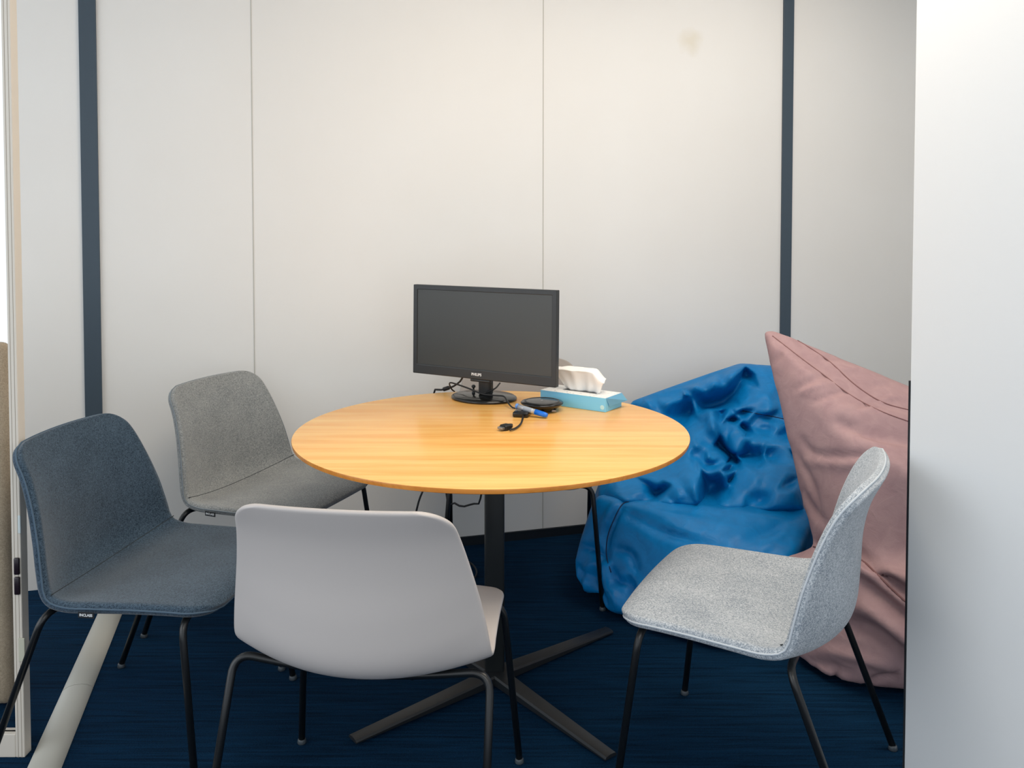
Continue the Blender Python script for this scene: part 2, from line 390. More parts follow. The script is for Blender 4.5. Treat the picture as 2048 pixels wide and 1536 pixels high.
# ------------------------------------------------------------------ chairs
# spine and side-edge profiles of the shell (y forward, z up), matched point by point
SPINE = [(0.262, 0.430), (0.240, 0.445), (0.18, 0.450), (0.07, 0.444), (-0.04, 0.434), (-0.12, 0.422), (-0.180, 0.428), (-0.218, 0.466), (-0.228, 0.545), (-0.233, 0.64), (-0.252, 0.725), (-0.290, 0.806)]
EDGE = [(0.250, 0.426), (0.232, 0.438), (0.18, 0.446), (0.08, 0.449), (-0.02, 0.449), (-0.09, 0.450), (-0.134, 0.468), (-0.148, 0.526), (-0.157, 0.595), (-0.174, 0.67), (-0.202, 0.742), (-0.243, 0.800)]
HALF = [.245, .250, .256, .262, .270, .277, .278, .271, .260, .245, .230, .217]
NV, NU = 57, 27
def shell_surface():
    n = 161
    def smooth(P_):
        out = []
        p = [Vector(q) for q in P_]; p = [p[0] * 2 - p[1]] + p + [p[-1] * 2 - p[-2]]
        for k in range(n):
            f = k / (n - 1) * (len(P_) - 1); i = min(len(P_) - 2, int(f)); t = f - i; a, b, c, d = p[i:i + 4]
            out.append(0.5 * ((2 * b) + (c - a) * t + (2 * a - 5 * b + 4 * c - d) * t * t + (3 * b - a - 3 * c + d) * t ** 3))
        return out
    sp, ed, hw_ = smooth(SPINE), smooth(EDGE), smooth([(h, 0) for h in HALF])
    cum = [0]
    for i in range(1, n): cum.append(cum[-1] + (sp[i] - sp[i - 1]).length)
    tot = cum[-1]; G = []
    for i in range(NV):
        t = i / (NV - 1); t = t + 0.5 * ((0.5 - 0.5 * math.cos(math.pi * t)) - t)
        s_ = t * tot; f = float(np.interp(s_, cum, range(n))); k = min(n - 2, int(f)); g = f - k
        a, b, w = sp[k].lerp(sp[k + 1], g), ed[k].lerp(ed[k + 1], g), hw_[k].lerp(hw_[k + 1], g).x
        r0, r1 = 0.075, 0.060
        if s_ < r0: d = r0 - s_; w = w - r0 + math.sqrt(max(0, r0 * r0 - d * d))
        e = tot - s_
        if e < r1: d = r1 - e; w = w - r1 + math.sqrt(max(0, r1 * r1 - d * d))
        row = []
        for q in range(NU):
            u = -1 + 2 * q / (NU - 1); u = math.sin(u * math.pi / 2) * 0.35 + u * 0.65
            x = u * w; m_ = (abs(x) / 0.262) ** 2.1
            c = a.lerp(b, m_); row.append(Vector((x, c.x, c.y)))
        G.append(row)
    return G
GRID = shell_surface()
def shell_mesh(name, th, top_pad=0.0):
    me = bpy.data.meshes.new(name)
    vs = [q for r in GRID for q in r]
    fs = [(i * NU + k, i * NU + k + 1, (i + 1) * NU + k + 1, (i + 1) * NU + k) for i in range(NV - 1) for k in range(NU - 1)]
    me.from_pydata(vs, [], fs); me.update()
    return me
def make_chair(name, label, m, pipe_m, kind, loc, rz, seamcol=None):
    t = thing(name, label, 'chair', loc, rz)
    th = 0.026 if kind == 'felt' else 0.011
    me = shell_mesh('seat_shell', th)
    sh = link('seat_shell', me, m, t)
    so = sh.modifiers.new('thickness', 'SOLIDIFY'); so.thickness = th; so.offset = 0.0; so.use_even_offset = False
    sb = sh.modifiers.new('round', 'SUBSURF'); sb.levels = 1; sb.render_levels = 1
    border = [GRID[0][k] for k in range(NU)] + [GRID[i][-1] for i in range(1, NV)] + [GRID[-1][k] for k in range(NU - 2, -1, -1)] + [GRID[i][0] for i in range(NV - 2, 0, -1)]
    if kind == 'felt':
        cen = Vector((0, -0.1, 0.5)); path = []
        nB = len(border)
        for i, q in enumerate(border):
            T = (border[(i + 1) % nB] - border[i - 1]).normalized()
            # outward in-surface direction: away from the row centre
            o = Vector((q.x, 0, 0)).normalized() if abs(q.x) > 0.12 else Vector((0, 0, 0))
            path.append(q + o * 0.0005)
        tube('piping', path, 0.0024, pipe_m, t, 8, closed=True)
        # crease seam between seat and back
        ri = min(range(NV), key=lambda i: abs(GRID[i][NU // 2].y + 0.170) + (0 if GRID[i][NU // 2].z < 0.6 else 9))
        pth = []
        for k in range(NU):
            q = GRID[ri][k]; a = GRID[ri + 1][k] - GRID[ri - 1][k]; b = (GRID[ri][min(NU - 1, k + 1)] - GRID[ri][max(0, k - 1)])
            nr = b.cross(a).normalized()
            if nr.z < 0: nr = -nr
            pth.append(q + nr * (th / 2 + 0.0002))
        tube('seam', pth, 0.0015, M_thread, t, 6)
        # woven tag on the right-hand side edge near the hip
        q = GRID[ri - 7][-1]; q2 = GRID[ri - 10][-1]; d = (q2 - q).normalized()
        for sgn in (1,):
            Mx = Matrix.Translation(q + Vector((0.0135, 0, -0.008))) @ Matrix.Rotation(math.pi / 2, 4, 'Z') @ Matrix.Rotation(math.pi / 2, 4, 'X')
            bm = bmesh.new(); boxmesh(bm, -0.020, 0.020, -0.007, 0.007, -0.001, 0.001, 0.0006, Mx)
            tg = from_bm('label_tag', bm, M_tag, t)
            text_mesh('lettering', 'INCLASS', 0.0085, M_white_ink, tg, Mx @ Matrix.Translation((0, 0, 0.0012)), 0.0002, 0.0002)
    # tubular legs, each running in under the seat to the middle
    for sx in (-1, 1):
        for (yf, ym, xb, zb, zm) in ((0.245, 0.195, 0.252, 0.426, 0.414), (-0.300, -0.135, 0.276, 0.434, 0.403)):
            pts = [(sx * 0.285, yf, 0.008), (sx * xb, ym, zb), (sx * 0.13, ym * 0.98, (zb * 0.35 + zm * 0.65)), (0, ym * 0.97, zm)]
            lg = tube('leg', rounded(pts, 0.045, 8), 0.0085, M_black, t, 14)
            bm = bmesh.new(); lathe(bm, [(0, 0), (0.0105, 0), (0.0115, 0.003), (0.0105, 0.010), (0.0085, 0.013), (0, 0.013)], 16, Matrix.Translation((sx * 0.285, yf, 0)))
            from_bm('glide', bm, M_glide, lg, True)
    for sx in (-1, 1):
        tube('seat_frame', [(sx * 0.11, 0.19, 0.416), (sx * 0.11, -0.13, 0.408)], 0.008, M_black, t, 10)
    return t

def face(dx, dy): return math.atan2(dy, dx) - math.pi / 2
make_chair('meeting_chair', 'navy blue felt chair at the left, in front of the cream window post', M_blue_felt, M_pipe_blue, 'felt', (-0.928, 2.19, 0), face(.992, -0.126))
make_chair('meeting_chair', 'mid grey felt chair against the wall between the navy chair and table', M_grey_felt, M_pipe_grey, 'felt', (-0.818, 2.85, 0), face(.928, -0.373))
make_chair('meeting_chair', 'light grey melange felt chair at the right in front of the pink bean bag', M_light_felt, M_pipe_light, 'felt', (0.578, 1.996, 0), face(-0.884, 0.47))
make_chair('meeting_chair', 'warm grey plastic shell chair seen from behind, nearest the camera', M_plastic, None, 'plastic', (-0.298, 1.852, 0), face(0.14, .99))
make_chair('meeting_chair', 'taupe grey plastic chair behind the monitor, against the back wall', M_plastic2, None, 'plastic', (0.032, 3.135, 0), face(0.0, -1))

# ------------------------------------------------------------------ monitor
mon = thing('monitor', 'black flat-screen monitor on a round stand, standing on the table', 'monitor', (-0.1, 2.87, TZ))
MLx, MLy, MRx, MRy = -0.3565, 3.0, 0.1425, 2.715
mw = math.hypot(MRx - MLx, MRy - MLy); ma = math.atan2(MRy - MLy, MRx - MLx)
MM = Matrix.Translation(Vector(((MLx + MRx) / 2, (MLy + MRy) / 2, 0.816)) - Vector(mon.location)) @ Matrix.Rotation(ma, 4, 'Z') @ Matrix.Rotation(math.radians(-1.0), 4, 'X')
hw, mh = mw / 2, 0.318
bm = bmesh.new()
# bezel ring built as a frame with a recessed opening
def ringbox(bm, x0, x1, z0, z1, ix0, ix1, iz0, iz1, yf, yb, M):
    o = [(x0, z0), (x1, z0), (x1, z1), (x0, z1)]; i = [(ix0, iz0), (ix1, iz0), (ix1, iz1), (ix0, iz1)]
    vf = [bm.verts.new(M @ Vector((x, yf, z))) for x, z in o]; vi = [bm.verts.new(M @ Vector((x, yf, z))) for x, z in i]
    vb = [bm.verts.new(M @ Vector((x, yb, z))) for x, z in o]; vib = [bm.verts.new(M @ Vector((x, yf + 0.004, z))) for x, z in i]
    for k in range(4):
        j = (k + 1) % 4
        bm.faces.new((vf[k], vf[j], vi[j], vi[k])); bm.faces.new((vf[k], vb[k], vb[j], vf[j])); bm.faces.new((vi[k], vi[j], vib[j], vib[k]))
    bm.faces.new(vb[::-1])
    bmesh.ops.recalc_face_normals(bm, faces=bm.faces)
ringbox(bm, -hw, hw, 0, mh, -hw + 0.017, hw - 0.017, 0.034, mh - 0.017, 0, 0.022, MM)
o = from_bm('bezel', bm, M_bezel, mon)
bv = o.modifiers.new('bevel', 'BEVEL'); bv.width = 0.0022; bv.segments = 2; bv.limit_method = 'ANGLE'
box('screen', -hw + 0.0165, hw - 0.0165, 0.003, 0.008, 0.0335, mh - 0.0165, M_screen, mon, 0, MM)
bm = bmesh.new(); boxmesh(bm, -hw + 0.03, hw - 0.03, 0.0221, 0.045, 0.03, mh - 0.03, 0.012, MM, 3); o = from_bm('back_cover', bm, M_bezel, mon, True)
# bulge below the centre of the bezel
bm = bmesh.new(); boxmesh(bm, -0.045, 0.035, 0.001, 0.02, -0.009, 0.001, 0.004, MM); from_bm('button_lip', bm, M_bezel, mon, True)
text_mesh('logo', 'PHILIPS', 0.0128, M_white_ink, mon, MM @ Matrix.Translation((-0.018, -0.0003, 0.0165)) @ Matrix.Rotation(math.pi / 2, 4, 'X'), 0.0002, 0.0004)
# stand
BCm = Vector((-0.098, 2.915, TZ)) - Vector(mon.location)
MB_ = Matrix.Translation(BCm) @ Matrix.Rotation(ma, 4, 'Z')
bm = bmesh.new()
lathe(bm, [(0, 0), (0.118, 0), (0.1205, 0.003), (0.119, 0.008), (0.112, 0.012), (0.05, 0.0155), (0, 0.016)], 72, MB_, 1.0, 0.83)
o = from_bm('stand_base', bm, M_gloss, mon, True)
bm = bmesh.new(); boxmesh(bm, -0.024, 0.024, -0.012, 0.018, 0.014, 0.15, 0.008, MB_ @ Matrix.Translation((0.006, 0, 0)), 3)
o = from_bm('stand_neck', bm, M_bezel, mon); smooth_by_angle(o, 40)
bm = bmesh.new(); lathe(bm, [(0, 0), (0.006, 0), (0.006, 0.006), (0.0035, 0.008), (0.0035, 0.020), (0.007, 0.022), (0.0075, 0.027), (0.004, 0.031), (0, 0.031)], 16, MB_ @ Matrix.Translation((-0.040, -0.005, 0.0145)))
from_bm('cable_hook', bm, M_bezel, mon, True)

# ------------------------------------------------------------------ cables on and under the table
ph = lambda px, py, Y: at(px, py, Y)
pw = tube('power_cable', [ph(968, 752, 2.96), ph(932, 748, 2.99), ph(921, 762, 3.02), ph(908, 772, 3.035), ph(893, 778, 3.04), ph(878, 780, 3.05), Vector((-0.285, 3.072, 0.737)), Vector((-0.292, 3.085, 0.66)), Vector((-0.26, 3.05, 0.5)), Vector((-0.34, 3.03, 0.34)), Vector((-0.37, 3.02, 0.12)), Vector((-0.33, 3.0, 0.012)), Vector((-0.21, 3.04, 0.008)), Vector((-0.15, 3.12, 0.008)), Vector((-0.138, 3.21, 0.008)), Vector((-0.18, 3.30, 0.008)), Vector((-0.28, 3.34, 0.008))], 0.0036, M_cable, None, 8, 90)
tag(pw, 'black power cable running from the monitor over the table edge to the carpet', 'cable')
d0 = ph(886, 779, 3.045); d1 = ph(899, 775, 3.04)
tube('ferrite', [d0, d0.lerp(d1, 0.08), d0.lerp(d1, 0.92), d1], [0.005, 0.0075, 0.0075, 0.005], M_cable, pw, 12)
lp = tube('slack_cable', [Vector((-0.250, 3.0, 0.716)), ph(893, 990, 3.0), ph(909, 1006, 2.99), ph(925, 1013, 2.97), ph(944, 1007, 2.95), ph(962, 992, 2.93), Vector((-0.075, 2.9, 0.716))], 0.0036, M_cable, None, 8, 40)
tag(lp, 'black cable hanging in a slack loop just under the table top', 'cable')
ad = thing('video_adapter', 'black video cable with adapter box and plug lying in front of the monitor', 'adapter', atz(1044, 832, TZ))
AL = Vector(ad.location)
hd = [ph(998, 768, 2.95), ph(985, 780, 2.93), ph(962, 786, 2.90), ph(935, 775, 2.93), ph(905, 764, 2.98), ph(898, 770, 3.0), ph(908, 781, 3.0)]
hd2 = [ph(900, 772, 2.99), ph(899, 767, 2.97), ph(905, 766, 2.95), ph(935, 776, 2.90), ph(965, 788, 2.865), ph(990, 791, 2.84), ph(1008, 793, 2.82), ph(1016, 805, 2.775), ph(1024, 816, 2.745), ph(1034, 822, 2.72)]
for q in hd2[6:]: q.z = max(q.z, TZ + 0.0045)
hd2[8].z = TZ + 0.006; hd2[9].z = TZ + 0.007
tube('cable', [q - AL for q in hd2], 0.0028, M_cable, ad, 8, 60)
tube('cable', [q - AL for q in [ph(1000, 766, 2.93), ph(990, 777, 2.9), ph(972, 785, 2.885), ph(962, 788, 2.87)]], 0.0028, M_cable, ad, 8, 24)
tube('cable', [q - AL for q in [ph(900, 772, 2.99), ph(904, 779, 3.0), ph(909, 783, 3.01)]], 0.0028, M_cable, ad, 8, 16)
MA = Matrix.Translation((0.0, 0.0, 0)) @ Matrix.Rotation(math.radians(-14), 4, 'Z')
bm = bmesh.new(); boxmesh(bm, -0.025, 0.025, -0.026, 0.030, 0.0005, 0.017, 0.004, MA, 3); o = from_bm('adapter_box', bm, M_gloss, ad); smooth_by_angle(o, 50)
c2 = [Vector((0.0 + 0.003, -0.024, 0.0065)), Vector((0.003, -0.036, 0.006)), atz(1042, 847, TZ + 0.005) - AL, atz(1032, 856, TZ + 0.005) - AL, atz(1020, 860, TZ + 0.006) - AL]
tube('cable', c2, 0.0030, M_cable, ad, 8, 30)
pc = atz(1011, 860, TZ) - AL; pd = (atz(1001, 864, TZ) - atz(1021, 859, TZ)); pang = math.atan2(pd.y, pd.x)
MP = Matrix.Translation(pc) @ Matrix.Rotation(pang, 4, 'Z') @ Matrix.Scale(1.2, 4)
bm = bmesh.new()
prof = [(-0.022, 0.004), (-0.016, 0.008), (-0.010, 0.0105), (0.008, 0.0112), (0.010, 0.0102)]
rows = []
for x, w in prof:
    h = 0.0062 if x > -0.014 else 0.0045
    rows.append([bm.verts.new(MP @ Vector((x, sy * w * a, 0.0075 + sz * h * b))) for sy, sz, a, b in ((-1, -1, .8, 1), (1, -1, .8, 1), (1, -1, 1, .6), (1, 1, 1, .6), (1, 1, .8, 1), (-1, 1, .8, 1), (-1, 1, 1, .6), (-1, -1, 1, .6))])
for a, b in zip(rows, rows[1:]):
    for k in range(8): bm.faces.new((a[k], a[(k + 1) % 8], b[(k + 1) % 8], b[k]))
bm.faces.new(rows[0][::-1]); bm.faces.new(rows[-1]); bmesh.ops.recalc_face_normals(bm, faces=bm.faces)
pl = from_bm('plug', bm, M_cable, ad)
bm = bmesh.new(); boxmesh(bm, 0.0102, 0.020, -0.0085, 0.0085, 0.0045, 0.0105, 0.001, MP); from_bm('connector', bm, M_chrome, pl)

# ------------------------------------------------------------------ puck speaker
pkc = atz(1084, 813, TZ + 0.012)
pk = thing('conference_speaker', 'round flat black conference speaker beside the tissue box on the table', 'speaker', (pkc.x, pkc.y, TZ))
bm = bmesh.new(); lathe(bm, [(0, 0), (0.040, 0), (0.046, 0.004), (0.060, 0.016), (0.069, 0.023), (0.070, 0.026), (0.067, 0.029), (0.050, 0.0315), (0, 0.0330)], 72)
from_bm('body', bm, M_gloss, pk, True)
bm = bmesh.new(); lathe(bm, [(0.052, 0.0312), (0.053, 0.0325), (0.057, 0.0318), (0.058, 0.030)], 72); from_bm('rim', bm, M_bezel, pk, True)
box('button_mark', -0.004, 0.004, -0.0008, 0.0008, 0.0330, 0.0334, M_white_ink, pk, 0, Matrix.Rotation(0.6, 4, 'Z'))
q = atz(1108, 821, TZ + 0.006) - Vector(pk.location)
tube('cable', [Vector((-0.010, -0.046, 0.005)), Vector((0.002, -0.052, 0.005)), q + Vector((-0.030, 0.001, -0.001)), q + Vector((-0.022, 0, 0))], 0.0025, M_cable, pk, 8, 24)
bm = bmesh.new(); boxmesh(bm, q.x - 0.024, q.x - 0.008, q.y - 0.0065, q.y + 0.0065, 0.001, 0.011, 0.002); pu = from_bm('plug', bm, M_cable, pk)
bm = bmesh.new(); boxmesh(bm, q.x - 0.008, q.x + 0.007, q.y - 0.006, q.y + 0.006, 0.003, 0.008, 0.0005); from_bm('connector', bm, M_chrome, pu)

# ------------------------------------------------------------------ marker pen
a = atz(1033, 812, TZ + 0.0290); b = atz(1094, 831, TZ + 0.0095)
dv = b - a; Lp = dv.length; mk = thing('marker_pen', 'silver whiteboard marker with blue cap leaning on the video adapter', 'marker', a)
RM = dv.to_track_quat('Z', 'Y').to_matrix().to_4x4()
def seg(name, prof, m, par=mk):
    bm = bmesh.new(); lathe(bm, prof, 28, RM); return from_bm(name, bm, m, par, True)
seg('end_plug', [(0, -0.002), (0.0075, -0.002), (0.0085, 0), (0.0088, 0.006), (0, 0.006)], mat('blue_plug', srgb(90, 140, 210), 0.35))
seg('barrel', [(0, 0.006), (0.0080, 0.0061), (0.0080, Lp * 0.63), (0.0, Lp * 0.63)], mat('silver_barrel', srgb(190, 196, 202), 0.3, metal=0.5))
seg('cap', [(0, Lp * 0.62), (0.0088, Lp * 0.62), (0.0084, Lp * 0.93), (0.0066, Lp), (0.0058, Lp + 0.001), (0, Lp + 0.001)], mat('blue_cap', srgb(14, 112, 220), 0.3))
seg('band', [(0.00805, Lp * 0.25), (0.0082, Lp * 0.26), (0.0082, Lp * 0.50), (0.00805, Lp * 0.51)], mat('print_band', srgb(150, 160, 172), 0.4))

# ------------------------------------------------------------------ tissue box
c0 = atz(1211, 825, TZ); ex = (Vector((0.099, 2.855)) - Vector((0.304, 2.713))); ta = math.atan2(-ex.y, -ex.x)   # long axis pointing right
tb = thing('tissue_box', 'cyan cardboard tissue box with white patterned top on the table', 'tissue box', (c0.x, c0.y, TZ), ta)
TL, TW, TH = 0.250, 0.112, 0.046
def dots_mat():
    m = mat('patterned_card', srgb(232, 234, 234), 0.6)
    v = coords(m, (70, 70, 70)); vo = N(m, 'ShaderNodeTexVoronoi'); vo.inputs['Scale'].default_value = 1.0; L(m, v, vo.inputs['Vector'])
    L(m, ramp(m, vo.outputs['Distance'], srgb(190, 200, 206), srgb(238, 239, 238), 0.18, 0.30), P(m).inputs['Base Color']); return m
box('carton', -TL, 0, 0, TW, 0.0003, TH - 0.0006, M_cyan, tb, 0.0006)
bm = bmesh.new(); boxmesh(bm, -TL + 0.0005, -0.0005, 0.0005, TW - 0.0005, TH - 0.0005, TH + 0.0004); from_bm('lid', bm, dots_mat(), tb)
# loose end flap, tilted out
bm = bmesh.new()
v = [bm.verts.new(c) for c in ((0.0005, 0.004, TH), (0.0005, TW, TH), (0.020, TW + 0.004, TH - 0.024), (0.004, 0.020, TH - 0.030))]
bm.faces.new(v); r = bmesh.ops.solidify(bm, geom=bm.faces[:], thickness=0.0008); from_bm('end_flap', bm, mat('cyan_flap', srgb(146, 214, 244), 0.55), tb)
bm = bmesh.new(); lathe(bm, [(0, 0), (0.0075, 0), (0.0075, 0.0003), (0, 0.0003)], 20, Matrix.Translation((-0.012, -0.0002, 0.015)) @ Matrix.Rotation(math.pi / 2, 4, 'X')); from_bm('emblem', bm, mat('pale_print', srgb(190, 232, 240), 0.5), tb)
bm = bmesh.new(); boxmesh(bm, -0.19, -0.06, TW / 2 - 0.010, TW / 2 + 0.010, TH + 0.0004, TH + 0.0008); from_bm('slot', bm, mat('slot_dark', srgb(90, 95, 98), 0.8), tb)
# tissue
tis = thing('paper_tissue', 'white paper tissue pulled halfway out of the cyan tissue box', 'tissue', (c0.x, c0.y, TZ + TH + 0.0008), ta)
bm = bmesh.new(); nu, nv = 48, 34; g = []
def sstep(a, b, x): t = min(1, max(0, (x - a) / (b - a))); return t * t * (3 - 2 * t)
for j in range(nv):
    vv = j / (nv - 1); row = []
    f = min(1, vv / 0.62); k = max(0, (vv - 0.62) / 0.38)            # front face, then the top folded back
    for i in range(nu):
        u = -1 + 2 * i / (nu - 1)
        xc, wid = -0.118 - 0.010 * f, 0.066 + 0.038 * f ** 0.8 - 0.018 * k
        drop = 0.030 * sstep(0.55, 1.0, u) + 0.006 * sstep(0.5, 1.0, -u)
        z = (0.070 - drop) * math.sin(f * math.pi / 2) ** 1.1 + 0.008 * math.sin(k * math.pi * 0.8)
        y = -0.020 * math.sin(f * math.pi * 0.5) + 0.052 * k
        fold = (0.0045 * math.sin(u * 5.5 + 0.6) + 0.0025 * math.sin(u * 12 + vv * 3)) * (1 - f * 0.75)
        crease = mnoise.noise(Vector((u * 2.2, vv * 2.5, 4.2))) * 0.007 * (1 - 0.6 * k)
        row.append(bm.verts.new((xc + u * wid, TW / 2 + y + fold + crease, max(0.0006, z + crease * 0.3 * (1 if vv > .05 else 0)))))
    g.append(row)
for j in range(nv - 1):
    for i in range(nu - 1): bm.faces.new((g[j][i], g[j][i + 1], g[j + 1][i + 1], g[j + 1][i]))
M_tis = mat('tissue_paper', srgb(246, 245, 242), 0.9); P(M_tis).inputs['Subsurface Weight'].default_value = 0.0
o = from_bm('sheet', bm, M_tis, tis, True); so = o.modifiers.new('s', 'SOLIDIFY'); so.thickness = 0.0006

# ------------------------------------------------------------------ bean bags
# ---- draped cloth: hulls -> voxel remesh -> cloth with surplus fabric over the filled core
def hull_parts(name, groups, voxel, smooth_it):
    bm = bmesh.new()
    for g in groups:
        vs = [bm.verts.new(q) for q in g]
        r = bmesh.ops.convex_hull(bm, input=vs)
        bad = list({x for x in r['geom_interior'] + r['geom_unused'] if isinstance(x, bmesh.types.BMVert)})
        bmesh.ops.delete(bm, geom=bad, context='VERTS')
    me = bpy.data.meshes.new(name); bm.to_mesh(me); bm.free()
    o = bpy.data.objects.new(name, me); COL.objects.link(o)
    md = o.modifiers.new('r', 'REMESH'); md.mode = 'VOXEL'; md.voxel_size = voxel
    md = o.modifiers.new('s', 'SMOOTH'); md.factor = 0.5; md.iterations = smooth_it
    dg = bpy.context.evaluated_depsgraph_get(); me2 = bpy.data.meshes.new_from_object(o.evaluated_get(dg))
    bpy.data.objects.remove(o); me2.name = name
    return me2
def drape(me, grow, frames, inset, pin=None, press=0.0, grav=1.0, bend=0.15, wfun=None):
    """let a mesh with surplus fabric buckle over its own core; returns the settled mesh"""
    core = bpy.data.objects.new('core', me.copy()); COL.objects.link(core)
    for v, nrm in zip(core.data.vertices, [Vector(v.normal) for v in me.vertices]): v.co = v.co - nrm * inset(v.co)
    core.modifiers.new('c', 'COLLISION'); core.collision.thickness_outer = 0.004; core.collision.cloth_friction = 20
    bmf = bmesh.new(); boxmesh(bmf, -2, 4, 0, 6, -0.6, -0.004)
    fl = from_bm('fl', bmf, M_dark); fl.modifiers.new('c', 'COLLISION'); fl.collision.thickness_outer = 0.004
    WI = WM.inverted()
    def clear(q):
        # keep the fabric in front of the wall face and above the carpet
        l = WI @ q; l.y = min(l.y, -0.022); l.z = max(l.z, 0.006); return WM @ l
    for m_ in (me, core.data):
        for v in m_.vertices: v.co = clear(v.co)
    o = bpy.data.objects.new('cl', me); COL.objects.link(o)
    c = o.modifiers.new('cloth', 'CLOTH'); st = c.settings; cs = c.collision_settings
    st.quality = 6; st.mass = 0.25; st.tension_stiffness = 25; st.compression_stiffness = 25; st.shear_stiffness = 12; st.bending_stiffness = bend
    st.air_damping = 3; st.shrink_min = -(grow[0] if wfun else grow); st.shrink_max = -(grow[1] if wfun else grow)
    if wfun:
        vg = o.vertex_groups.new(name='slack')
        for v in me.vertices: vg.add([v.index], wfun(v.co), 'REPLACE')
        st.vertex_group_shrink = 'slack'
    st.effector_weights.gravity = grav
    if press: st.use_pressure = True; st.uniform_pressure_force = press
    cs.collision_quality = 3; cs.distance_min = 0.004; cs.use_self_collision = True; cs.self_distance_min = 0.004; cs.self_friction = 8
    c.point_cache.frame_start = 1; c.point_cache.frame_end = frames
    for f in range(1, frames + 1): S.frame_set(f)
    dg = bpy.context.evaluated_depsgraph_get(); out = bpy.data.meshes.new_from_object(o.evaluated_get(dg))
    for x in (core, fl, o): bpy.data.objects.remove(x)
    for v in out.vertices: v.co = clear(v.co)
    S.frame_set(1)
    return out

def V3(l): return [at(*q) for q in l]
def both(l, dy):
    """points and their partners further back"""
    return V3(l) + [q + Vector((0.12 * dy, dy, 0)) for q in V3(l)]
blue = [
  # filled seat
  V3([(1190, 990, 3.04), (1330, 1005, 2.98), (1500, 1025, 2.86), (1625, 1035, 2.84), (1148, 1120, 3.0), (1150, 1160, 2.98), (1290, 1095, 2.84), (1450, 1100, 2.70), (1578, 1110, 2.68), (1290, 1190, 2.79), (1450, 1210, 2.63), (1570, 1210, 2.65)])
  + [atz(1215, 1222, 0.01), atz(1300, 1262, 0.01), atz(1450, 1300, 0.01), atz(1565, 1290, 0.01), atz(1175, 1170, 0.01)]
  + [Vector((0.36, 3.40, 0.24)), Vector((0.36, 3.40, 0.01)), Vector((1.35, 3.55, 0.30)), Vector((1.35, 3.4, 0.01)), Vector((0.8, 3.45, 0.28)), Vector((1.08, 3.02, 0.02)), Vector((1.08, 3.02, 0.34))],
  # thick roll along the top against the wall
  V3([(1275, 815, 3.52), (1385, 790, 3.57), (1478, 745, 3.63), (1290, 870, 3.46), (1370, 850, 3.49), (1470, 800, 3.54)])
  + V3([(1270, 830, 3.55), (1385, 785, 3.60), (1480, 740, 3.68)]),
  V3([(1480, 745, 3.62), (1560, 745, 3.60), (1700, 770, 3.56), (1490, 800, 3.56), (1600, 860, 3.44), (1720, 860, 3.40)]) + V3([(1480, 745, 3.68), (1700, 770, 3.72), (1600, 900, 3.6)]),
  # support behind
  [Vector((0.42, 3.58, 0.02)), Vector((1.6, 3.90, 0.02)), Vector((0.42, 3.35, 0.02)), Vector((1.5, 3.5, 0.02)), Vector((0.5, 3.42, 0.54)), Vector((1.5, 3.54, 0.64)), Vector((0.5, 3.60, 0.58)), Vector((1.5, 3.88, 0.70)), Vector((0.95, 3.50, 0.68)), Vector((0.95, 3.74, 0.70))],
  # low middle under the folds
  V3([(1350, 900, 3.36), (1430, 880, 3.42), (1520, 900, 3.38), (1440, 980, 3.20), (1400, 1010, 3.10), (1300, 1005, 3.12), (1240, 1005, 3.16)]) + [Vector((0.5, 3.40, 0.25)), Vector((0.9, 3.42, 0.3)), Vector((0.85, 3.15, 0.25)), Vector((0.5, 3.12, 0.25))],
  # right-hand shoulder
  V3([(1490, 935, 3.20), (1600, 895, 3.24), (1700, 900, 3.14), (1620, 1005, 3.00), (1490, 1010, 3.03)]) + [Vector((1.3, 3.4, 0.4)), Vector((0.9, 3.4, 0.3)), Vector((1.2, 3.1, 0.2)), Vector((0.9, 3.0, 0.2))],
  # gathered corner by the chair leg
  V3([(1172, 1145, 2.93), (1245, 1128, 2.86), (1268, 1180, 2.80)]) + [atz(1205, 1232, 0.004), atz(1262, 1228, 0.004), Vector((0.45, 3.0, 0.2)), Vector((0.45, 3.0, 0.01))],
]
me_b = hull_parts('bean_bag', blue, 0.026, 3)
def loose(c):
    # weight of surplus fabric: slack in the crumpled hollow, taut over the filled front
    t = 1.0 if (c.y > 3.02 + 0.0 * c.x and c.z > 0.30) else 0.0
    d = min(1, max(0, (c.z - 0.30) / 0.08)) * min(1, max(0, (c.y - 2.98) / 0.08))
    e = min(1, max(0, 1 - (c - Vector((0.37, 2.88, 0.10))).length / 0.20))
    return max(d, e)
me_b = drape(me_b, (0.02, 0.06), 16, lambda c: 0.006 + 0.03 * loose(c), bend=0.7, wfun=loose, grav=0.4)
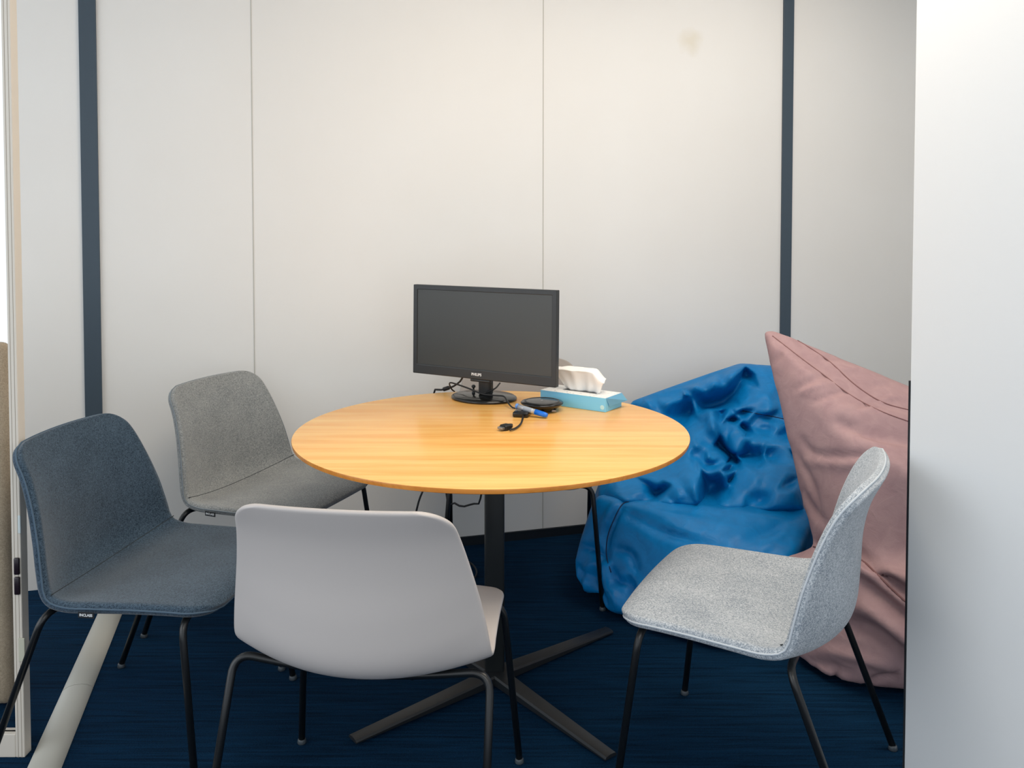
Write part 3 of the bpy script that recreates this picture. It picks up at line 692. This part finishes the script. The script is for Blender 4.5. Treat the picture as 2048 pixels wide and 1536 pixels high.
pink = [
  V3([(1513, 658, 2.85), (1520, 676, 2.85), (1522, 658, 2.84), (1532, 648, 2.86), (1552, 662, 2.84), (1546, 690, 2.82), (1534, 680, 2.83), (1562, 740, 2.80), (1602, 870, 2.68), (1602, 960, 2.62), (1612, 1080, 2.60), (1835, 775, 2.66), (2050, 865, 2.60), (1650, 760, 2.66),
      (1700, 900, 2.46), (1800, 930, 2.36), (1900, 1000, 2.30), (1700, 1080, 2.42), (1900, 1120, 2.30), (2080, 1050, 2.36)])
  + V3([(1530, 656, 2.92), (1550, 664, 2.92), (1545, 690, 2.90)]) + [ Vector((1.25, 2.95, 0.75)), Vector((1.15, 2.85, 0.45)), Vector((1.75, 2.85, 0.65)), Vector((1.7, 2.8, 0.3))],
  V3([(1545, 1115, 2.66), (1545, 1200, 2.62), (1620, 1150, 2.48), (1700, 1120, 2.36), (1850, 1150, 2.24), (1950, 1200, 2.2), (1700, 1250, 2.36), (1850, 1290, 2.22), (2050, 1250, 2.3)])
  + [atz(1592, 1335, 0.004), atz(1645, 1368, 0.004), atz(1720, 1385, 0.004), atz(1830, 1398, 0.004), atz(1960, 1405, 0.004), Vector((1.18, 2.80, 0.02)), Vector((1.6, 2.9, 0.02)), Vector((1.6, 2.9, 0.4)), Vector((1.18, 2.80, 0.35))],
]
me_p = hull_parts('bean_bag', pink, 0.024, 2)
me_p = drape(me_p, (-0.02, 0.10), 22, lambda c: 0.020, bend=0.8, wfun=lambda c: min(1, max(0, (c - at(1535, 665, 2.86)).length - 0.04) / 0.25))
def bag(me, name, m, label):
    o = link(name, me, m, None, True)
    return tag(o, label, 'bean bag')
def stitched(o, me, name, px, r, m, n=40):
    """a seam sewn into the cover: the path is projected onto the settled cloth"""
    from mathutils.bvhtree import BVHTree
    bv = BVHTree.FromPolygons([v.co for v in me.vertices], [p.vertices[:] for p in me.polygons])
    org = Vector((0, 0, CAMZ)); path = []
    for q in catmull([Vector((x, y, 0)) for x, y in px], n):
        d = (at(q.x, q.y, 2.0) - org).normalized(); hit = bv.ray_cast(org, d)
        if hit[0] is not None:
            if path and (hit[0] - path[-1]).length > 0.12: continue
            path.append(hit[0] + hit[1] * (r * 0.2))
    if len(path) < 4: return None
    for _ in range(2):
        path = [path[0]] + [(path[i - 1] + path[i] * 2 + path[i + 1]) / 4 for i in range(1, len(path) - 1)] + [path[-1]]
    bm = bmesh.new(); sweep(bm, path, r, 6)
    return from_bm(name, bm, m, o, True)
# ---- loose folded skin over the slumped half of the blue bag: fold crests and hollows as (x, y, height in cm)
SKIN = [(545,425,0),(640,388,2),(740,400,3),(850,388,3),(985,318,4),(1130,262,4),(1290,198,4),(1400,122,3),(1460,106,2),(1600,114,2),(1760,125,1),(1950,150,0),
 (700,440,6),(850,450,7),(1000,375,9),(1095,305,11),(1250,272,11),(1400,222,11),(1475,165,8),(1060,380,6),(1180,350,8),(1330,310,7),
 (640,470,3),(800,540,3),(930,605,-2),(980,405,5),(985,480,0),(950,560,-3),(1050,520,-6),(1180,480,-7),(1320,440,-7),(1420,350,-3),(1470,245,0),
 (1500,178,-1),(1530,218,-3),(1512,130,5),(1650,340,8),(1712,392,8),(1800,360,4),(1780,260,6),(1750,170,5),(1600,200,5),(1580,290,3),
 (1440,380,3),(1500,280,4),(1570,310,6),(1640,380,8),(1715,520,8),(1600,500,7),(1480,488,7),(1435,440,3),(1800,480,5),(1870,540,4),(1960,560,3),(1900,400,2),(1990,400,1),
 (1490,508,2),(1725,550,3),(1860,608,2),(1600,560,4),(1700,610,4),(1790,660,5),(1600,640,3),(1900,640,0),(1990,650,-1),
 (1000,605,0),(1100,532,5),(1195,497,9),(1222,512,11),(1340,572,9),(1440,640,8),(1500,700,7),(1240,640,12),(1272,740,8),(1150,622,6),(1175,700,7),(1235,806,6),(1060,560,2),
 (1010,640,3),(1060,720,6),(1150,745,7),(1350,930,6),(1278,772,-4),(1330,830,-6),(1430,922,-5),(1400,880,-6),(1300,700,6),(1290,620,8),
 (1290,498,1),(1370,480,5),(1420,488,7),(1535,572,6),(1548,640,3),(1530,690,0),(1310,530,-3),(1390,580,-3),(1480,640,-2),(1420,540,5),(1480,590,5),
 (1352,600,6),(1362,700,6),(1352,800,4),(1400,862,3),(1440,890,3),(1380,712,7),(1500,718,8),(1512,742,8),(1440,860,6),(1560,790,6),(1640,782,7),(1652,872,3),(1600,884,-1),(1540,858,-1),(1470,886,0),
 (1600,700,4),(1742,732,4),(1940,722,3),(1850,708,-2),(1930,688,-3),(1680,660,2),(1690,800,6),(1850,800,6),(2000,780,4),
 (1660,876,4),(1920,876,4),(1500,892,-1),(1700,892,1),(1920,892,1),(1480,930,4),(1700,960,7),(1900,960,7),(2000,900,2),
 (1060,800,8),(1092,792,9),(1180,830,7),(1200,905,10),(1130,980,9),(1235,920,9),(1300,872,7),(1345,962,9),(1358,1040,8),(1350,1110,6),(1300,1010,10),(1200,1040,8),(1100,1000,8),(1000,1000,8),(1080,880,5),(1160,940,5),(1270,960,6),(1010,900,7),(950,760,3),(900,680,1),
 (1368,1000,-1),(1368,1100,-1),(1362,930,-3),(1400,945,1),(1450,1000,5),(1390,1130,4),(1600,1050,8),(1850,1050,8),(1910,1190,7),(1760,1190,7),(1990,1050,4),(2000,1200,4),
 (690,1080,5),(770,1122,6),(850,1100,8),(935,1080,7),(800,1182,-2),(757,1205,-3),(735,1245,2),(700,1135,1),(900,1132,8),(1050,1080,10),(1130,1062,9),(1100,1180,10),(1110,1268,7),(930,1275,5),(830,1212,5),(1000,1150,8),(960,1230,7),(1040,1240,6),
 (1158,1062,4),(1200,1150,-4),(1172,1250,-3),(1250,1120,-3),(1325,1175,1),(1240,1235,-2),(640,1100,2),(560,1140,3),(420,1140,3),(520,1212,5),(640,1180,5),(500,1262,6),(650,1258,3),
 (760,1290,4),(900,1292,5),(1100,1300,5),(1300,1318,5),(1500,1322,3),(1530,1308,2),(1640,1262,1),(1880,1112,4),(1700,1330,4),(1900,1300,4),(1400,1240,4),(1500,1200,5),(1650,1150,6),(2000,1320,2),
 (330,1180,1),(250,1230,-2),(380,1330,-3),(600,1370,-4),(900,1390,-5),(1200,1400,-5),(1500,1410,-5),(1800,1400,-5),(2000,1400,-5),(560,1040,1),(700,960,1),(850,880,1),(800,1000,4),(700,620,-1),(560,520,-3),(760,740,-1)]
def skin_mesh():
    from mathutils.geometry import delaunay_2d_cdt
    r = delaunay_2d_cdt([Vector((x, y)) for x, y, h in SKIN], [], [], 0, 0.001)
    src = r[3]; bm = bmesh.new(); vs = []
    for k, p in enumerate(r[0]):
        h = SKIN[src[k][0]][2] if src[k] else 0
        x, y = 1130 + p.x / 4.18, 700 + p.y / 4.18
        Y = 3.60 - (y - 725) * 0.00215 - (x - 1400) * 0.0003 - h * 0.0145
        vs.append(bm.verts.new(at(x, y, Y)))
    for f in r[2]:
        try: bm.faces.new([vs[i] for i in f])
        except ValueError: pass
    bmesh.ops.recalc_face_normals(bm, faces=bm.faces)
    if sum(f.normal.y for f in bm.faces) > 0: bmesh.ops.reverse_faces(bm, faces=bm.faces)
    # turn the rim back and down into the bag so that the skin has depth
    rim = [e for e in bm.edges if e.is_boundary]
    ex = bmesh.ops.extrude_edge_only(bm, edges=rim)
    for v in ex['geom']:
        if isinstance(v, bmesh.types.BMVert): v.co = v.co + Vector((0.0, 0.10, -0.05))
    bmesh.ops.subdivide_edges(bm, edges=bm.edges[:], cuts=3, use_grid_fill=True)
    bmesh.ops.triangulate(bm, faces=[f for f in bm.faces if len(f.verts) > 4])
    inner = [v for v in bm.verts if not v.is_boundary]
    for _ in range(2): bmesh.ops.smooth_vert(bm, verts=inner, factor=0.5, use_axis_x=True, use_axis_y=True, use_axis_z=True)
    WI = WM.inverted()
    for v in bm.verts:
        l = WI @ v.co; l.y = min(l.y, -0.02); v.co = WM @ l
    me = bpy.data.meshes.new('skin'); bm.to_mesh(me); bm.free(); return me
def joined(a, b_):
    bm = bmesh.new(); bm.from_mesh(a); bm.from_mesh(b_); me = bpy.data.meshes.new('bean_bag'); bm.to_mesh(me); bm.free(); return me
def refined(me):
    o = bpy.data.objects.new('r', me); COL.objects.link(o); m_ = o.modifiers.new('s', 'SUBSURF'); m_.levels = 1
    out = bpy.data.meshes.new_from_object(o.evaluated_get(bpy.context.evaluated_depsgraph_get())); bpy.data.objects.remove(o); return out
def to_px(c):
    d = c - Vector((0, 0, CAMZ)); z = d.y * math.cos(PITCH) - d.z * math.sin(PITCH); u = d.y * math.sin(PITCH) + d.z * math.cos(PITCH)
    return Vector((1024 + FPX * d.x / z, PY - FPX * u / z))
def sculpt(me, strokes):
    """press creases (negative cm) and pull ridges (positive cm) into the settled cloth along strokes"""
    P2 = [to_px(v.co) for v in me.vertices]; NR = [v.normal.copy() for v in me.vertices]; disp = np.zeros(len(P2))
    A2 = np.array([(p.x, p.y) for p in P2]); facing = np.array([max(0, -n.y * 1.2 + 0.2) for n in NR]).clip(0, 1)
    for path, amp, w in strokes:
        pts = catmull([Vector((x, y, 0)) for x, y in path], 24); best = np.full(len(P2), 1e9); tt = np.zeros(len(P2))
        for k in range(23):
            a = np.array((pts[k].x, pts[k].y)); d = np.array((pts[k + 1].x, pts[k + 1].y)) - a
            t = (((A2 - a) @ d) / max(1e-9, d @ d)).clip(0, 1); q = np.linalg.norm(A2 - a - t[:, None] * d, axis=1)
            m_ = q < best; best[m_] = q[m_]; tt[m_] = (k + t[m_]) / 23
        taper = np.sin(np.pi * (0.08 + 0.84 * tt)) ** 0.6
        disp += amp * 0.01 * taper * np.exp(-(best / w) ** 2) * facing
    for v, n, d in zip(me.vertices, NR, disp): v.co = v.co + n * float(d)
me_p = refined(me_p)
PS = [([(1680, 846), (1740, 862), (1840, 884)], -2.6, 13), ([(1690, 818), (1750, 828), (1840, 850)], 1.4, 12),
      ([(1606, 882), (1626, 906), (1680, 912), (1760, 908)], -1.3, 7), ([(1610, 922), (1680, 928), (1760, 926)], 0.8, 10),
      ([(1592, 906), (1622, 962), (1640, 1020)], -1.0, 6), ([(1604, 985), (1625, 1020), (1648, 1045)], -1.6, 9),
      ([(1600, 1098), (1650, 1092), (1720, 1112), (1780, 1165), (1840, 1210)], -3.4, 11), ([(1715, 1160), (1765, 1200), (1840, 1265)], -2.6, 12),
      ([(1700, 1205), (1750, 1225), (1840, 1300)], 2.2, 18), ([(1690, 1250), (1750, 1265), (1840, 1345)], -2.4, 16),
      ([(1566, 1165), (1590, 1186), (1615, 1196)], -1.6, 7), ([(1585, 1128), (1625, 1150), (1640, 1180)], -1.2, 9), ([(1580, 1145), (1610, 1168), (1640, 1190)], 1.0, 8),
      ([(1612, 1320), (1650, 1330), (1700, 1345)], -1.2, 7), ([(1640, 1300), (1700, 1310), (1780, 1335)], 1.2, 10), ([(1665, 1372), (1672, 1352), (1664, 1335)], -1.4, 6), ([(1725, 1384), (1745, 1362), (1790, 1350)], -1.2, 6),
      ([(1542, 728), (1556, 716), (1564, 700)], -0.8, 5), ([(1592, 778), (1616, 764), (1650, 752)], -0.9, 6), ([(1596, 790), (1625, 776), (1668, 768)], 0.6, 5),
      ([(1620, 806), (1660, 790), (1700, 780)], -0.8, 6), ([(1700, 826), (1735, 812), (1760, 806)], -0.7, 5), ([(1735, 818), (1770, 800), (1800, 792)], 0.6, 5),
      ([(1640, 720), (1665, 716), (1700, 722)], -0.6, 5), ([(1680, 738), (1720, 740), (1760, 752)], 0.6, 6), ([(1740, 772), (1780, 768), (1830, 790)], -0.7, 7), ([(1560, 690), (1600, 735), (1660, 775)], 0.7, 7), ([(1560, 676), (1600, 706), (1660, 748)], -0.6, 5)]
sculpt(me_p, [(p, a * 1.3, w) for p, a, w in PS])
me_b = refined(me_b)
BS = [([(1250, 1002), (1228, 1040), (1214, 1080), (1213, 1115)], -1.3, 6), ([(1236, 1000), (1212, 1040), (1200, 1090)], 1.0, 9),
      ([(1262, 1030), (1330, 1062), (1420, 1082), (1540, 1100)], -1.6, 13), ([(1255, 1008), (1330, 1030), (1400, 1042), (1460, 1052)], 1.0, 9),
      ([(1300, 1000), (1400, 1012), (1500, 1030), (1590, 1050)], 1.0, 10), ([(1590, 1012), (1560, 1050), (1500, 1075)], -1.0, 10), ([(1580, 1040), (1560, 1075), (1520, 1098)], 0.8, 9),
      ([(1160, 1092), (1190, 1100), (1212, 1118)], -1.2, 7), ([(1150, 1128), (1160, 1145), (1180, 1155)], -1.4, 7), ([(1172, 1140), (1180, 1130), (1190, 1126)], 1.0, 6),
      ([(1188, 1150), (1190, 1180), (1202, 1208)], -4.2, 11), ([(1214, 1132), (1226, 1150), (1240, 1172)], 0.9, 6), ([(1222, 1140), (1232, 1160), (1246, 1168)], -2.6, 7),
      ([(1258, 1160), (1262, 1190), (1264, 1215)], -2.4, 8), ([(1170, 1150), (1178, 1185), (1200, 1222)], 1.8, 6), ([(1235, 1100), (1260, 1110), (1275, 1150)], -1.2, 9), ([(1215, 1175), (1230, 1195), (1236, 1215)], 1.6, 8)]
sculpt(me_b, [(p, a * 1.6, w) for p, a, w in BS])
me_b = joined(me_b, skin_mesh())
bb = bag(me_b, 'bean_bag', M_nylon, 'crumpled bright blue bean bag slumped against the back wall behind the table')
pb = bag(me_p, 'bean_bag', M_velvet, 'dusty pink bean bag with a pointed top corner behind the light grey chair')
M_seam_b = mat('dark_blue_seam', srgb(0, 44, 84), 0.8); M_seam_p = mat('dark_pink_seam', srgb(128, 92, 92), 0.9)
stitched(bb, me_b, 'seam', [(1258, 1003), (1243, 1010), (1225, 1045), (1215, 1075), (1213, 1110), (1222, 1145)], 0.0022, M_seam_b)
stitched(bb, me_b, 'seam', [(1485, 822), (1530, 830), (1570, 838), (1600, 842)], 0.0018, M_seam_b)
stitched(pb, me_p, 'seam', [(1545, 672), (1600, 715), (1650, 752), (1700, 790), (1760, 822), (1826, 846), (1900, 870)], 0.0020, M_seam_p)
stitched(pb, me_p, 'seam', [(1560, 662), (1610, 690), (1660, 724), (1710, 770), (1765, 805), (1826, 822), (1900, 840)], 0.0022, M_seam_p)
stitched(pb, me_p, 'seam', [(1600, 1090), (1650, 1098), (1720, 1118), (1775, 1170), (1826, 1215), (1900, 1260)], 0.0030, M_seam_p)
stitched(pb, me_p, 'hem', [(1604, 1336), (1630, 1354), (1655, 1366), (1672, 1372), (1690, 1364), (1712, 1372), (1760, 1378), (1800, 1380), (1850, 1382)], 0.0035, mat('pale_pink_hem', srgb(190, 156, 154), 0.9))
